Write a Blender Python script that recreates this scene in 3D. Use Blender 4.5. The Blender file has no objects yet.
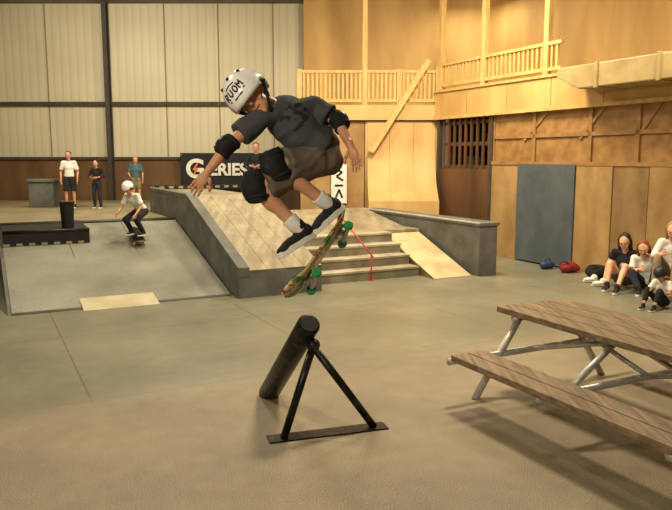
import bpy, bmesh, math, random
from mathutils import Vector, Matrix, noise as mnoise
random.seed(4)
S = bpy.context.scene
C = S.collection
S.view_settings.view_transform = 'Standard'
PI = math.pi
H = 2.1; F = 700.0
PT = math.atan(97/700); cp = math.cos(PT); sp = math.sin(PT)
CAM = Vector((0, 0, H))
def ray(u, v): return Vector((0, cp, -sp))*F + Vector((1, 0, 0))*(u-336) + Vector((0, sp, cp))*(255-v)
def atY(u, v, Y): d = ray(u, v); return CAM + d*(Y/d.y)
def atZ(u, v, z=0): d = ray(u, v); return CAM + d*((z-H)/d.z)
def atP(u, v, p, n): d = ray(u, v); return CAM + d*((p-CAM).dot(n)/d.dot(n))
TH = math.radians(27)
D1 = Vector((-math.sin(TH), math.cos(TH), 0)); D2 = Vector((math.cos(TH), math.sin(TH), 0)); ZZ = Vector((0, 0, 1))
def G(a, b, z=0): return D2*a + D1*b + ZZ*z
def ab(p): return p.dot(D2), p.dot(D1)
def bat(u, a):
    t = (u-336)/700
    return (D2.x*a-t*D2.y*a)/(-D1.x + t*D1.y)

# ---------------------------------------------------------------- materials
def lin(c):
    return tuple((x/255/12.92 if x <= 10 else ((x/255+.055)/1.055)**2.4) for x in c) + (1,)
def newmat(name):
    m = bpy.data.materials.new(name); m.use_nodes = True
    nt = m.node_tree
    return m, nt, nt.nodes['Principled BSDF']
def mat(name, c, c2=None, scale=6, rough=.6, metal=0, bump=0, stretch=(1, 1, 1), rot=0, detail=4, lo=.35, hi=.65, extra=(), scuff=0, spec=.35):
    m, nt, b = newmat(name)
    c2 = c2 or tuple(x*.86 for x in c)
    tc = nt.nodes.new('ShaderNodeTexCoord'); mp = nt.nodes.new('ShaderNodeMapping'); no = nt.nodes.new('ShaderNodeTexNoise'); cr = nt.nodes.new('ShaderNodeValToRGB')
    mp.inputs['Scale'].default_value = stretch; mp.inputs['Rotation'].default_value = (0, 0, rot)
    no.inputs['Scale'].default_value = scale; no.inputs['Detail'].default_value = detail
    cr.color_ramp.elements[0].position = lo; cr.color_ramp.elements[1].position = hi
    cr.color_ramp.elements[0].color = lin(c); cr.color_ramp.elements[1].color = lin(c2)
    for p_, c_ in extra:
        e = cr.color_ramp.elements.new(p_); e.color = lin(c_)
    if extra: cr.color_ramp.interpolation = 'CONSTANT'
    L = nt.links.new
    L(tc.outputs['Object'], mp.inputs[0]); L(mp.outputs[0], no.inputs['Vector']); L(no.outputs[0], cr.inputs[0])
    out = cr.outputs[0]
    if scuff:
        n2 = nt.nodes.new('ShaderNodeTexNoise'); n2.inputs['Scale'].default_value = 3.2; n2.inputs['Detail'].default_value = 9; n2.inputs['Roughness'].default_value = .7
        L(tc.outputs['Object'], n2.inputs['Vector'])
        r2 = nt.nodes.new('ShaderNodeValToRGB'); r2.color_ramp.elements[0].position = .42; r2.color_ramp.elements[1].position = .7
        r2.color_ramp.elements[0].color = (1, 1, 1, 1); r2.color_ramp.elements[1].color = (.5, .48, .44, 1); L(n2.outputs[0], r2.inputs[0])
        mx = nt.nodes.new('ShaderNodeMix'); mx.data_type = 'RGBA'; mx.blend_type = 'MULTIPLY'; mx.inputs[0].default_value = scuff; L(out, mx.inputs[6]); L(r2.outputs[0], mx.inputs[7]); out = mx.outputs[2]
        mr = nt.nodes.new('ShaderNodeMapRange'); L(n2.outputs[0], mr.inputs[0]); mr.inputs[1].default_value = .3; mr.inputs[2].default_value = .7; mr.inputs[3].default_value = rough-.07; mr.inputs[4].default_value = rough+.2
        L(mr.outputs[0], b.inputs['Roughness'])
    else: b.inputs['Roughness'].default_value = rough
    L(out, b.inputs['Base Color'])
    b.inputs['Metallic'].default_value = metal
    b.inputs['Specular IOR Level'].default_value = spec
    if bump:
        bp = nt.nodes.new('ShaderNodeBump'); bp.inputs['Strength'].default_value = bump; bp.inputs['Distance'].default_value = .02
        L(no.outputs[0], bp.inputs['Height']); L(bp.outputs[0], b.inputs['Normal'])
    return m
def floor_mat():
    m, nt, b = newmat('floor_concrete'); N = nt.nodes.new; L = nt.links.new
    tc = N('ShaderNodeTexCoord'); mp = N('ShaderNodeMapping'); mp.inputs['Rotation'].default_value = (0, 0, -TH)
    L(tc.outputs['Object'], mp.inputs[0])
    sx = N('ShaderNodeSeparateXYZ'); L(mp.outputs[0], sx.inputs[0])
    def noise(s, d=5):
        n = N('ShaderNodeTexNoise'); n.inputs['Scale'].default_value = s; n.inputs['Detail'].default_value = d; L(mp.outputs[0], n.inputs['Vector']); return n
    def ramp(n, c1, c2, lo=.3, hi=.7):
        r = N('ShaderNodeValToRGB'); r.color_ramp.elements[0].position = lo; r.color_ramp.elements[1].position = hi
        r.color_ramp.elements[0].color = lin(c1); r.color_ramp.elements[1].color = lin(c2); L(n.outputs[0], r.inputs[0]); return r
    def mth(op, a, v):
        n = N('ShaderNodeMath'); n.operation = op; L(a, n.inputs[0])
        if isinstance(v, (int, float)): n.inputs[1].default_value = v
        else: L(v, n.inputs[1])
        return n.outputs[0]
    def mix(fac, a, bb, mode='MIX'):
        x = N('ShaderNodeMix'); x.data_type = 'RGBA'; x.blend_type = mode
        if isinstance(fac, (int, float)): x.inputs[0].default_value = fac
        else: L(fac, x.inputs[0])
        L(a, x.inputs[6])
        if isinstance(bb, tuple): x.inputs[7].default_value = bb
        else: L(bb, x.inputs[7])
        return x.outputs[2]
    n1 = noise(.7); n2 = noise(120, 2); n3 = noise(1.1, 8); n4 = noise(6, 8)
    smooth = ramp(n1, (116, 113, 96), (142, 138, 116))
    tan1 = ramp(n3, (116, 101, 76), (152, 135, 105)); speck = ramp(n2, (66, 56, 42), (216, 202, 172), .36, .64)
    tan = mix(.38, tan1.outputs[0], speck.outputs[0])
    blot = ramp(n4, (85, 85, 85), (165, 165, 165), .3, .7)
    fa = mth('FRACT', mth('MULTIPLY', mth('SUBTRACT', sx.outputs[0], .76), 1/2.44), 0); sa = mth('LESS_THAN', fa, .007)
    fb = mth('FRACT', mth('MULTIPLY', mth('SUBTRACT', sx.outputs[1], 6.2), 1/2.44), 0); sb = mth('LESS_THAN', fb, .007)
    sm = mth('MULTIPLY', mth('MAXIMUM', sa, sb), .5)
    smooth2 = mix(sm, smooth.outputs[0], lin((70, 66, 52)))
    wob = mth('ADD', sx.outputs[1], mth('MULTIPLY', n4.outputs[0], .5))
    mr = N('ShaderNodeMapRange'); L(wob, mr.inputs[0]); mr.inputs[1].default_value = 6.1; mr.inputs[2].default_value = 6.7; mr.inputs[3].default_value = 1; mr.inputs[4].default_value = 0
    sel = mr.outputs[0]
    col = mix(sel, smooth2, tan)
    col = mix(.26, col, blot.outputs[0], 'OVERLAY')
    L(col, b.inputs['Base Color'])
    r = N('ShaderNodeMapRange'); L(sel, r.inputs[0]); r.inputs[3].default_value = .34; r.inputs[4].default_value = .62
    L(r.outputs[0], b.inputs['Roughness'])
    bp = N('ShaderNodeBump'); bp.inputs['Strength'].default_value = .03; bp.inputs['Distance'].default_value = .003; L(n2.outputs[0], bp.inputs['Height']); L(bp.outputs[0], b.inputs['Normal'])
    return m
def rib_mat():
    m, nt, b = newmat('ribbed_metal_wall'); N = nt.nodes.new; L = nt.links.new
    tc = N('ShaderNodeTexCoord'); w = N('ShaderNodeTexWave'); w.bands_direction = 'X'; w.inputs['Scale'].default_value = 1.4; w.inputs['Distortion'].default_value = .0
    L(tc.outputs['Object'], w.inputs['Vector'])
    no = N('ShaderNodeTexNoise'); no.inputs['Scale'].default_value = .8; L(tc.outputs['Object'], no.inputs['Vector'])
    cr = N('ShaderNodeValToRGB'); cr.color_ramp.elements[0].position = 0; cr.color_ramp.elements[1].position = .3
    cr.color_ramp.elements[0].color = lin((206, 195, 164)); cr.color_ramp.elements[1].color = lin((216, 206, 176)); L(w.outputs[1], cr.inputs[0])
    mx = N('ShaderNodeMix'); mx.data_type = 'RGBA'; mx.blend_type = 'MULTIPLY'; mx.inputs[0].default_value = .25; L(cr.outputs[0], mx.inputs[6]); L(no.outputs[0], mx.inputs[7])
    L(mx.outputs[2], b.inputs['Base Color']); b.inputs['Roughness'].default_value = .5
    bp = N('ShaderNodeBump'); bp.inputs['Strength'].default_value = .15; bp.inputs['Distance'].default_value = .02; L(w.outputs[1], bp.inputs['Height']); L(bp.outputs[0], b.inputs['Normal'])
    return m
M = {}
M['floor'] = floor_mat(); M['rib'] = rib_mat()
M['ceil'] = mat('ceiling_panel', (120, 116, 104), (100, 96, 86), 1.5)
M['girt'] = mat('dark_steel', (72, 66, 57), (58, 53, 45), 5)
M['wallseam'] = mat('wall_seam', (146, 136, 112), (130, 121, 98), 5)
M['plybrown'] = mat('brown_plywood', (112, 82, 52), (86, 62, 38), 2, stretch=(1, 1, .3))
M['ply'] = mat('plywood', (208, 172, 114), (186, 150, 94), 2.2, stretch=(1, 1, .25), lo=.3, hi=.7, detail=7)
M['plypale'] = mat('pale_plywood', (196, 178, 138), (172, 152, 114), 2.2, stretch=(1, 1, .4), detail=7, scuff=.3)
M['plytan'] = mat('tan_plywood', (154, 123, 80), (126, 97, 60), 2.4, stretch=(1, 1, .35), detail=8, scuff=.35)
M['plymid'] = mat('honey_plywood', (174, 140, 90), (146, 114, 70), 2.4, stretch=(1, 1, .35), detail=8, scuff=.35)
M['plyyel'] = mat('bright_plywood', (206, 168, 106), (184, 146, 86), 1.6, stretch=(1, 1, .3), detail=7)
M['osb'] = mat('strand_board', (164, 124, 74), (132, 96, 54), 4, detail=9)
M['osbtrim'] = mat('brown_batten', (160, 122, 74), (138, 102, 60), 5)
M['lumber'] = mat('pine_lumber', (212, 175, 112), (190, 152, 90), 4, stretch=(3, 3, .6))
M['bluepanel'] = mat('blue_grey_paint', (88, 95, 98), (74, 82, 86), 2, scuff=.25)
M['greypaint'] = mat('grey_paint', (110, 110, 103), (88, 89, 83), 1.6, rough=.45, scuff=.4)
M['ramp'] = mat('ramp_sheet', (150, 149, 134), (120, 119, 107), 1.1, rough=.18, lo=.3, hi=.7, detail=7, scuff=.4, spec=.7)
M['deck'] = mat('deck_sheet', (150, 138, 110), (128, 117, 92), 1.2, rough=.5)
M['rampwood'] = mat('ramp_wood', (166, 154, 129), (134, 124, 102), 1.8, rough=.36, stretch=(4, .5, 1), rot=-TH, detail=7, scuff=.65)
M['reflection'] = mat('painted_reflection', (200, 190, 158), (176, 166, 136), 2, rough=.28, scuff=.3)  # pale colour carries the bright reflection at the ramp foot
M['step'] = mat('step_top', (174, 164, 139), (150, 140, 116), 3, rough=.5, scuff=.45)
M['riser'] = mat('step_riser', (142, 134, 113), (120, 113, 95), 3, rough=.5, scuff=.3)
M['black'] = mat('black_paint', (22, 22, 22), (32, 31, 30), 6, rough=.5)
M['blackmetal'] = mat('black_steel', (26, 24, 22), (48, 42, 36), 14, rough=.42, metal=.4)
M['rust'] = mat('scuffed_black_pipe', (26, 24, 22), (78, 65, 50), 11, rough=.36, metal=.4, lo=.48, hi=.78)
M['white'] = mat('white_paint', (228, 226, 216), (214, 212, 200), 5)
M['tablewood'] = mat('weathered_wood', (156, 134, 105), (104, 86, 64), 2.2, rough=.5, stretch=(12, .6, 12), rot=-TH, bump=.15, lo=.3, hi=.7, scuff=.5)
M['galv'] = mat('galvanised_steel', (206, 204, 196), (178, 176, 168), 18, rough=.4, metal=.4)
M['red'] = mat('red_paint', (190, 66, 66), (164, 52, 54), 8, rough=.4)
M['duct'] = mat('pale_duct', (184, 160, 110), (162, 139, 93), 3, rough=.45)
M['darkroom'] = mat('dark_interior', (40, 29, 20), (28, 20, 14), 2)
M['redwood'] = mat('red_brown_panel', (104, 72, 46), (78, 53, 33), 2, stretch=(1, 1, .2))
M['skin'] = mat('skin', (212, 158, 122), (196, 140, 106), 9, rough=.5)
M['skintan'] = mat('skin_tanned', (216, 160, 122), (200, 142, 104), 9, rough=.45)
M['skinlt'] = mat('skin_light', (228, 178, 146), (212, 160, 128), 9, rough=.5)
M['hairdark'] = mat('hair_dark_brown', (52, 36, 26), (32, 22, 16), 30, stretch=(1, 1, .3))
M['hairred'] = mat('hair_auburn', (134, 78, 42), (104, 58, 30), 30, stretch=(1, 1, .3))
M['hairblond'] = mat('hair_blond', (186, 138, 78), (150, 104, 54), 30, stretch=(1, 1, .3))
M['tee'] = mat('charcoal_jersey', (66, 67, 70), (76, 77, 80), 10, rough=.9, bump=.08)
M['print'] = mat('black_print', (36, 36, 38), (44, 44, 46), 10, rough=.7)
M['shorts'] = mat('dark_grey_shorts', (112, 102, 88), (94, 86, 74), 8, rough=.9, bump=.12)
M['pad'] = mat('black_pad_fabric', (20, 20, 21), (32, 32, 33), 25, rough=.8, bump=.2)
M['padcap'] = mat('black_pad_cap', (26, 26, 28), (44, 44, 46), 6, rough=.4)
M['sock'] = mat('white_sock', (236, 232, 222), (218, 214, 204), 30, rough=.9, bump=.2)
M['shoe'] = mat('black_suede', (24, 23, 24), (38, 37, 38), 20, rough=.8)
M['sole'] = mat('white_rubber', (236, 232, 220), (216, 212, 198), 12, rough=.6)
M['cwhite'] = mat('white_cotton', (232, 228, 218), (212, 208, 198), 8, rough=.9)
M['cblack'] = mat('black_cotton', (26, 25, 26), (38, 37, 38), 8, rough=.9)
M['cteal'] = mat('teal_cotton', (74, 112, 116), (60, 94, 98), 8, rough=.9)
M['cgrey'] = mat('grey_cotton', (92, 90, 90), (74, 72, 72), 8, rough=.9)
M['cdark'] = mat('dark_denim', (44, 46, 56), (34, 36, 44), 12, rough=.9)
M['ckhaki'] = mat('khaki_cotton', (140, 124, 94), (120, 104, 78), 8, rough=.9)
M['eye'] = mat('eye_white', (214, 204, 194), (206, 196, 186), 4, rough=.3)
M['pupil'] = mat('eye_dark', (30, 20, 14), (22, 15, 10), 4, rough=.2)
M['lip'] = mat('lip', (176, 112, 92), (160, 98, 80), 9)
M['pink'] = mat('pink_paint', (222, 116, 124), (204, 98, 108), 8, rough=.3)
M['helmetwhite'] = mat('helmet_shell', (252, 248, 244), (246, 240, 236), 5, rough=.25)
M['green'] = mat('green_urethane', (48, 158, 82), (40, 136, 70), 8, rough=.45)
M['deckart'] = mat('deck_graphic', (70, 66, 58), (84, 124, 74), 6, rough=.4, lo=0, hi=.38, extra=((.45, (204, 184, 122)), (.56, (176, 96, 66)), (.61, (226, 216, 194))))
M['grip'] = mat('grip_tape', (18, 18, 18), (30, 30, 30), 80, rough=.95)
M['alu'] = mat('aluminium', (178, 178, 174), (150, 150, 146), 12, rough=.3, metal=.8)
M['orange'] = mat('orange_ink', (226, 120, 48), (208, 104, 40), 8)
M['bagred'] = mat('red_nylon', (140, 36, 40), (106, 26, 30), 12, rough=.7)
M['blue'] = mat('blue_plastic', (46, 66, 100), (38, 54, 82), 8, rough=.4)
M['card'] = mat('cardboard', (150, 116, 74), (130, 98, 60), 6)

# ---------------------------------------------------------------- mesh helpers
BASE = {}
def align(d): return ZZ.rotation_difference(d.normalized()).to_matrix().to_4x4()
def cone(bm, p0, p1, r0, r1=None, seg=16):
    p0 = Vector(p0); p1 = Vector(p1); r1 = r0 if r1 is None else r1
    d = p1-p0
    bmesh.ops.create_cone(bm, cap_ends=True, segments=seg, radius1=r0, radius2=r1, depth=d.length, matrix=Matrix.Translation((p0+p1)/2) @ align(d))
def ball(bm, c, r, seg=14): bmesh.ops.create_uvsphere(bm, u_segments=seg, v_segments=max(6, seg*2//3), radius=r, matrix=Matrix.Translation(c))
def cap(bm, p0, p1, r0, r1=None, seg=14):
    r1 = r0 if r1 is None else r1
    cone(bm, p0, p1, r0, r1, seg); ball(bm, Vector(p0), r0, seg); ball(bm, Vector(p1), r1, seg)
def ell(bm, c, r, ax=None, seg=18):
    R = Matrix.Identity(4)
    if ax: R = Matrix((ax[0], ax[1], ax[2])).transposed().to_4x4()
    bmesh.ops.create_uvsphere(bm, u_segments=seg, v_segments=seg*2//3, radius=1, matrix=Matrix.Translation(c) @ R @ Matrix.Diagonal((*r, 1)))
def prism(bm, pts, ext):
    ext = Vector(ext)
    a = [bm.verts.new(p) for p in pts]; b = [bm.verts.new(Vector(p)+ext) for p in pts]
    fs = [bm.faces.new(a), bm.faces.new(list(reversed(b)))]
    n = len(pts)
    for i in range(n): fs.append(bm.faces.new((a[i], b[i], b[(i+1) % n], a[(i+1) % n])))
    bmesh.ops.recalc_face_normals(bm, faces=fs)
def wbox(bm, x0, x1, y0, y1, z0, z1): prism(bm, [(x0, y0, z0), (x1, y0, z0), (x1, y1, z0), (x0, y1, z0)], (0, 0, z1-z0))
def gbox(bm, a0, a1, b0, b1, z0, z1): prism(bm, [G(a0, b0, z0), G(a1, b0, z0), G(a1, b1, z0), G(a0, b1, z0)], (0, 0, z1-z0))
def gprism(bm, prof, a0, a1): prism(bm, [G(a0, b, z) for b, z in prof], D2*(a1-a0))
def bar(bm, p0, p1, w, h, up=ZZ):
    p0 = Vector(p0); p1 = Vector(p1); d = (p1-p0).normalized()
    s = d.cross(up).normalized(); t = s.cross(d)
    prism(bm, [p0+s*w/2+t*h/2, p0-s*w/2+t*h/2, p0-s*w/2-t*h/2, p0+s*w/2-t*h/2], p1-p0)
def B(): return bmesh.new()
def mk(name, bm, m, parent=None, smooth=False, bevel=0, kind=None):
    base = BASE.get(parent.name) if parent else None
    if base is not None: bmesh.ops.translate(bm, vec=-base, verts=bm.verts)
    me = bpy.data.meshes.new(name); bm.to_mesh(me); bm.free()
    me.materials.append(m)
    if smooth:
        for p in me.polygons: p.use_smooth = True
    o = bpy.data.objects.new(name, me); C.objects.link(o)
    if parent: o.parent = parent
    if base is not None: BASE[o.name] = base
    if bevel:
        b = o.modifiers.new('bevel', 'BEVEL'); b.width = bevel; b.segments = 2; b.limit_method = 'ANGLE'
    if kind: o['kind'] = kind
    return o
def tag(o, label, cat, group=None):
    o['label'] = label; o['category'] = cat
    if group: o['group'] = group
    return o
def thing(name, label, cat, loc, rotz=0, group=None, world=True):
    o = bpy.data.objects.new(name, None); C.objects.link(o); o.empty_display_size = .2
    o.location = loc; o.rotation_euler = (0, 0, rotz); tag(o, label, cat, group)
    if world: BASE[o.name] = Vector(loc)
    return o
def remesh(bm, name, m, parent=None, vox=.012, it=5, extra=None, wr=0, wf=9):
    me = bpy.data.meshes.new(name); bm.to_mesh(me); bm.free()
    o = bpy.data.objects.new(name, me); C.objects.link(o)
    r = o.modifiers.new('r', 'REMESH'); r.mode = 'VOXEL'; r.voxel_size = vox
    s = o.modifiers.new('s', 'SMOOTH'); s.iterations = it; s.factor = .5
    bpy.context.view_layer.update()
    dg = bpy.context.evaluated_depsgraph_get()
    me2 = bpy.data.meshes.new_from_object(o.evaluated_get(dg))
    bpy.data.objects.remove(o); bpy.data.meshes.remove(me)
    b2 = bmesh.new(); b2.from_mesh(me2); bpy.data.meshes.remove(me2)
    if wr:
        b2.normal_update()
        mv = [(v, v.normal.copy()) for v in b2.verts]
        for v, n in mv:
            q = v.co*wf; w = mnoise.noise(Vector((q.x*.6+q.z*.7, q.y, q.z*1.5-q.x*.9)))
            v.co += n*(wr*(1-3.0*min(abs(w), .5)**1.3))
        for _ in range(2): bmesh.ops.smooth_vert(b2, verts=b2.verts, factor=.5, use_axis_x=True, use_axis_y=True, use_axis_z=True)
    if extra is not None:
        t = bpy.data.meshes.new('t'); extra.to_mesh(t); extra.free(); b2.from_mesh(t); bpy.data.meshes.remove(t)
    return mk(name, b2, m, parent, smooth=True)
def text(name, s, size, m, parent, loc, extr=.004, off=.02):
    cu = bpy.data.curves.new(name, 'FONT'); cu.body = s; cu.size = size; cu.extrude = extr; cu.align_x = 'CENTER'; cu.align_y = 'CENTER'; cu.offset = size*off
    o = bpy.data.objects.new(name, cu); C.objects.link(o); bpy.context.view_layer.update()
    me = bpy.data.meshes.new_from_object(o.evaluated_get(bpy.context.evaluated_depsgraph_get()))
    bpy.data.objects.remove(o)
    b = bmesh.new(); b.from_mesh(me); bpy.data.meshes.remove(me)
    b.transform(Matrix.Translation(loc) @ Matrix.Rotation(PI/2, 4, 'X'))
    return mk(name, b, m, parent)

# ---------------------------------------------------------------- setting
def struct(name, bm, m, parent=None, **k): return mk(name, bm, m, parent, kind='structure', **k)
b = B(); wbox(b, -18, 16, -6, 26, -.2, 0); struct('floor', b, M['floor'])
b = B(); wbox(b, -18, 16, -6, 26, 6.3, 6.45); struct('ceiling', b, M['ceil'])
WY = 20.0
b = B(); wbox(b, -18, 3, WY, WY+.2, 2.08, 6.3); struct('wall_back', b, M['rib'])
b = B(); wbox(b, -18, 3, WY-.06, WY+.2, 0, 2.06); struct('wall_back_lower', b, M['plybrown'])
k = 1
def trim(bm, m, **kw):
    global k
    struct('trim_%d' % k, bm, m, **kw); k += 1
for z, t in ((2.09, .08), (3.6, .1)):
    b = B(); wbox(b, -18, -.9, WY-.12, WY, z-t/2, z+t/2); trim(b, M['girt'])
for u in (-120, 115):
    X = (u-336)/700*WY; b = B()
    wbox(b, X-.06, X+.06, WY-.3, WY-.27, 0, 6.3); wbox(b, X-.06, X+.06, WY-.1, WY-.07, 0, 6.3); wbox(b, X-.02, X+.02, WY-.28, WY-.08, 0, 6.3)
    trim(b, M['girt'])
for u in (-60, 55, 170, 222, 275):
    X = (u-336)/700*WY; b = B(); wbox(b, X-.015, X+.015, WY-.02, WY, 2.1, 6.3); trim(b, M['wallseam'])
# plywood facade under the balcony
FY = 17.2
xl = atY(300, 120, FY).x; xm = atY(365, 120, FY).x; xr = atY(437, 120, FY).x
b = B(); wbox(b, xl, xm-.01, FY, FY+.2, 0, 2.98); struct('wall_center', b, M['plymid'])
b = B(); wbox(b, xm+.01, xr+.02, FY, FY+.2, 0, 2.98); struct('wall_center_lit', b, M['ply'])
b = B(); wbox(b, xl-.05, xr+.1, FY-.12, FY+2.3, 3.0, 3.36); trim(b, M['ply'], bevel=.01)
b = B(); wbox(b, xl, 9, FY+2.3, FY+2.5, 3.3, 6.3); struct('wall_balcony_back', b, M['plyyel'])
# curved plywood wall ride
t = thing('curved_wall_ramp', 'tall curved bare plywood wall ramp under the balcony, brightly lit', 'ramp', ((xm+xr)/2, FY-.5, 0))
R_ = 1.55; zc_ = 2.5; prof = [(FY-.03, 2.97)]
for i in range(25):
    th = math.radians(64)*i/24; prof.append((FY-.03-R_*(1-math.cos(th)), zc_-R_*math.sin(th)))
prof += [(prof[-1][0], 0), (FY-.02, 0), (FY-.02, 2.97)]
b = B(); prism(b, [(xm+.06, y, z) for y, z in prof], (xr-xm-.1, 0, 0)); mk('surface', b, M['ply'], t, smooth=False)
for f in (.34, .67):
    x = xm+(xr-xm)*f; b = B(); prism(b, [(x, y-.004, z) for y, z in prof[:26]]+[(x, y+.002, z-.002) for y, z in reversed(prof[:26])], (.01, 0, 0)); mk('seam', b, M['plymid'], t)
AW = 9.9
def wb(u): return bat(u, AW)
ZP = 1.98
cols = [(490, 517), (575, 612), (612, 648), (648, 690)]
for i, (u0, u1) in enumerate(cols):
    b = B(); gbox(b, AW-.01*(i % 2), AW+.15, wb(u1)+.02, wb(u0), 0, ZP); struct('wall_right_%s' % ('panel' if i == 0 else 'panel_%d' % i), b, M['plymid' if i != 2 else 'plytan'])
b = B(); gbox(b, AW, AW+.15, -4, wb(690), 0, ZP); struct('wall_right', b, M['plytan'])
b = B(); gbox(b, AW-.04, AW+.15, wb(575)+.01, wb(517)-.02, 0.03, ZP); struct('door_1', b, M['bluepanel'])  # blue grey painted panel in the right wall
b = B(); gbox(b, AW+.06, AW+.2, -4, wb(490), ZP, 3.1); struct('wall_right_upper', b, M['osb'])
b = B(); gbox(b, AW-.02, AW+.1, -4, wb(490), ZP-.02, ZP+.05); trim(b, M['osbtrim'])
b = B(); gbox(b, AW+.02, AW+.08, -4, wb(490), 2.5, 2.57); trim(b, M['osbtrim'])
for u in (490, 530, 585, 632):
    b = B(); q = wb(u); gbox(b, AW+.02, AW+.07, q-.05, q+.03, ZP+.05, 3.1); trim(b, M['osbtrim'])
for u0, u1 in ((545, 520), (600, 575), (655, 632)):
    b = B(); bar(b, G(AW+.045, wb(u0), 3.05), G(AW+.045, wb(u1), 2.45), .03, .06); trim(b, M['osbtrim'])
ZF = 3.66
b = B(); gbox(b, AW-.05, AW+.12, -4, wb(437)+.1, 3.04, ZF-.02); struct('wall_balcony_fascia', b, M['plyyel'])
b = B(); gbox(b, AW-.09, AW+.16, -4, wb(437)+.1, 3.0, 3.06); trim(b, M['lumber'])
b = B(); gbox(b, AW-.09, AW+.16, -4, wb(437)+.1, ZF-.03, ZF+.02); trim(b, M['lumber'])
for u in (466, 505, 548, 600):
    b = B(); q = wb(u); gbox(b, AW-.056, AW-.048, q-.008, q+.008, 3.07, ZF-.04); trim(b, M['plymid'])
b = B(); gbox(b, AW+2.6, AW+2.75, -4, 18, 3.4, 6.3); struct('wall_balcony_side', b, M['plyyel'])
b = B(); gbox(b, AW+.2, AW+2.6, -4, 17, 3.2, 3.4); struct('floor_balcony', b, M['plytan'])
# dark storage doorway
q0 = wb(490); q1 = wb(437)
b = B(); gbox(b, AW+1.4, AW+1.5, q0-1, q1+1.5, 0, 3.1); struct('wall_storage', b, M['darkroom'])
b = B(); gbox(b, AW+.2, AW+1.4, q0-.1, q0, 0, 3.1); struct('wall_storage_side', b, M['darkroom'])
b = B(); gbox(b, AW+.02, AW+.08, q0+.05, q1+.02, 0, 1.86); struct('wall_half', b, M['redwood'])
for q in (q0-.02, q1-.06):
    b = B(); gbox(b, AW-.02, AW+.1, q, q+.08, 0, 3.1); trim(b, M['girt'])
# slatted screen above the half wall
t = thing('slat_screen', 'dark barred wooden screen above the brown half wall in the opening', 'screen', G(AW+.06, (q0+q1)/2, 1.86))
n = 9
for i in range(n):
    q = q0+.14+(q1-q0-.3)*i/(n-1); b = B(); gbox(b, AW+.03, AW+.07, q-.03, q+.03, 1.87, 3.0); mk('bar', b, M['redwood'], t)
for z in (1.9, 2.42, 2.9):
    b = B(); gbox(b, AW+.075, AW+.11, q0+.1, q1-.08, z-.04, z+.04); mk('cross_rail', b, M['redwood'], t)
sh = thing('storage_shelf', 'dark wooden shelf rack behind the barred screen', 'shelf', G(AW+.9, (q0+q1)/2, 0))
for z in (1.9, 2.42):
    b = B(); gbox(b, AW+.6, AW+1.2, q0+.1, q1+.3, z-.04, z); mk('shelf_board', b, M['redwood'], sh)
for bb in (q0+.12, q1+.28):
    for aa in (AW+.54, AW+1.2):
        b = B(); gbox(b, aa, aa+.06, bb-.03, bb+.03, 0, 2.9); mk('post', b, M['redwood'], sh)
for (bb, w, h, z, m, lab) in ((q0+.5, .4, .3, 1.905, 'card', 'cardboard box on lower shelf behind the bars, nearest the tan wall'), (q1-.3, .35, .24, 1.905, 'cgrey', 'grey box on lower shelf behind the bars, beside the curved plywood'), (q0+.75, .5, .24, 2.425, 'ckhaki', 'khaki box on upper shelf behind the bars')):
    t = thing('storage_box', lab, 'box', G(AW+.85, bb, z))
    b = B(); gbox(b, AW+.66, AW+1.05, bb-w/2, bb+w/2, z, z+h*.8); mk('body', b, M[m], t, bevel=.01)
    b = B(); gbox(b, AW+.65, AW+1.06, bb-w/2-.01, bb+w/2+.01, z+h*.8, z+h); mk('lid', b, M[m], t, bevel=.01)

# balcony railings
def railing(label, P, Q, z0, z1, n, posts):
    P = Vector(P); Q = Vector(Q); t = thing('balcony_railing', label, 'railing', P+ZZ*z0)
    d = (Q-P)
    for nm, z in (('top_rail', z1), ('bottom_rail', z0+.1)):
        b = B(); bar(b, P+ZZ*z, Q+ZZ*z, .09, .07); mk(nm, b, M['lumber'], t, bevel=.006)
    for i in range(1, n):
        p = P+d*(i/n); b = B(); bar(b, p+ZZ*(z0+.1), p+ZZ*z1, .045, .05, d.normalized()); mk('baluster', b, M['lumber'], t)
    for f, top in posts:
        p = P+d*f; b = B(); bar(b, p+ZZ*z0, p+ZZ*top, .12, .12, d.normalized()); mk('post', b, M['lumber'], t, bevel=.008)
railing('pine balcony railing straight above the curved plywood wall', (xl, FY-.05, 0), (xr, FY-.05, 0), 3.36, 4.14, 32, [(0, 4.2), (.47, 6.3), (.72, 4.2), (1, 4.25)])
railing('pine railing on top of the long fascia, right of the corner', G(AW, wb(437), 0), G(AW, wb(556), 0), ZF+.02, 4.26, 30, [(.02, 6.3), (.42, 6.3), (.9, 6.3)])
b = B(); bar(b, atY(429, 60, FY-.2), atY(371, 152, FY-.2), .14, .14, Vector((0, 1, 0))); tag(mk('diagonal_brace', b, M['lumber'], bevel=.01), 'thick pine beam leaning diagonally in front of the curved plywood wall', 'beam')
# duct
t = thing('air_duct', 'pale thick rectangular duct along the fascia at the upper right', 'duct', G(9.45, 7, 3.3))
b = B(); prism(b, [G(9.2, 9.5, 3.5), G(9.2, 9.0, 3.27), G(9.2, 3, 3.27), G(9.2, 3, 3.66), G(9.2, 9.5, 3.66)], D2*.6); mk('body', b, M['duct'], t, bevel=.02)
for bb in (8.6, 7.4, 6.2, 5.0):
    b = B(); gbox(b, 9.17, 9.8, bb-.03, bb+.03, 3.25, 3.68); mk('flange', b, M['duct'], t, bevel=.008)
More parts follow.
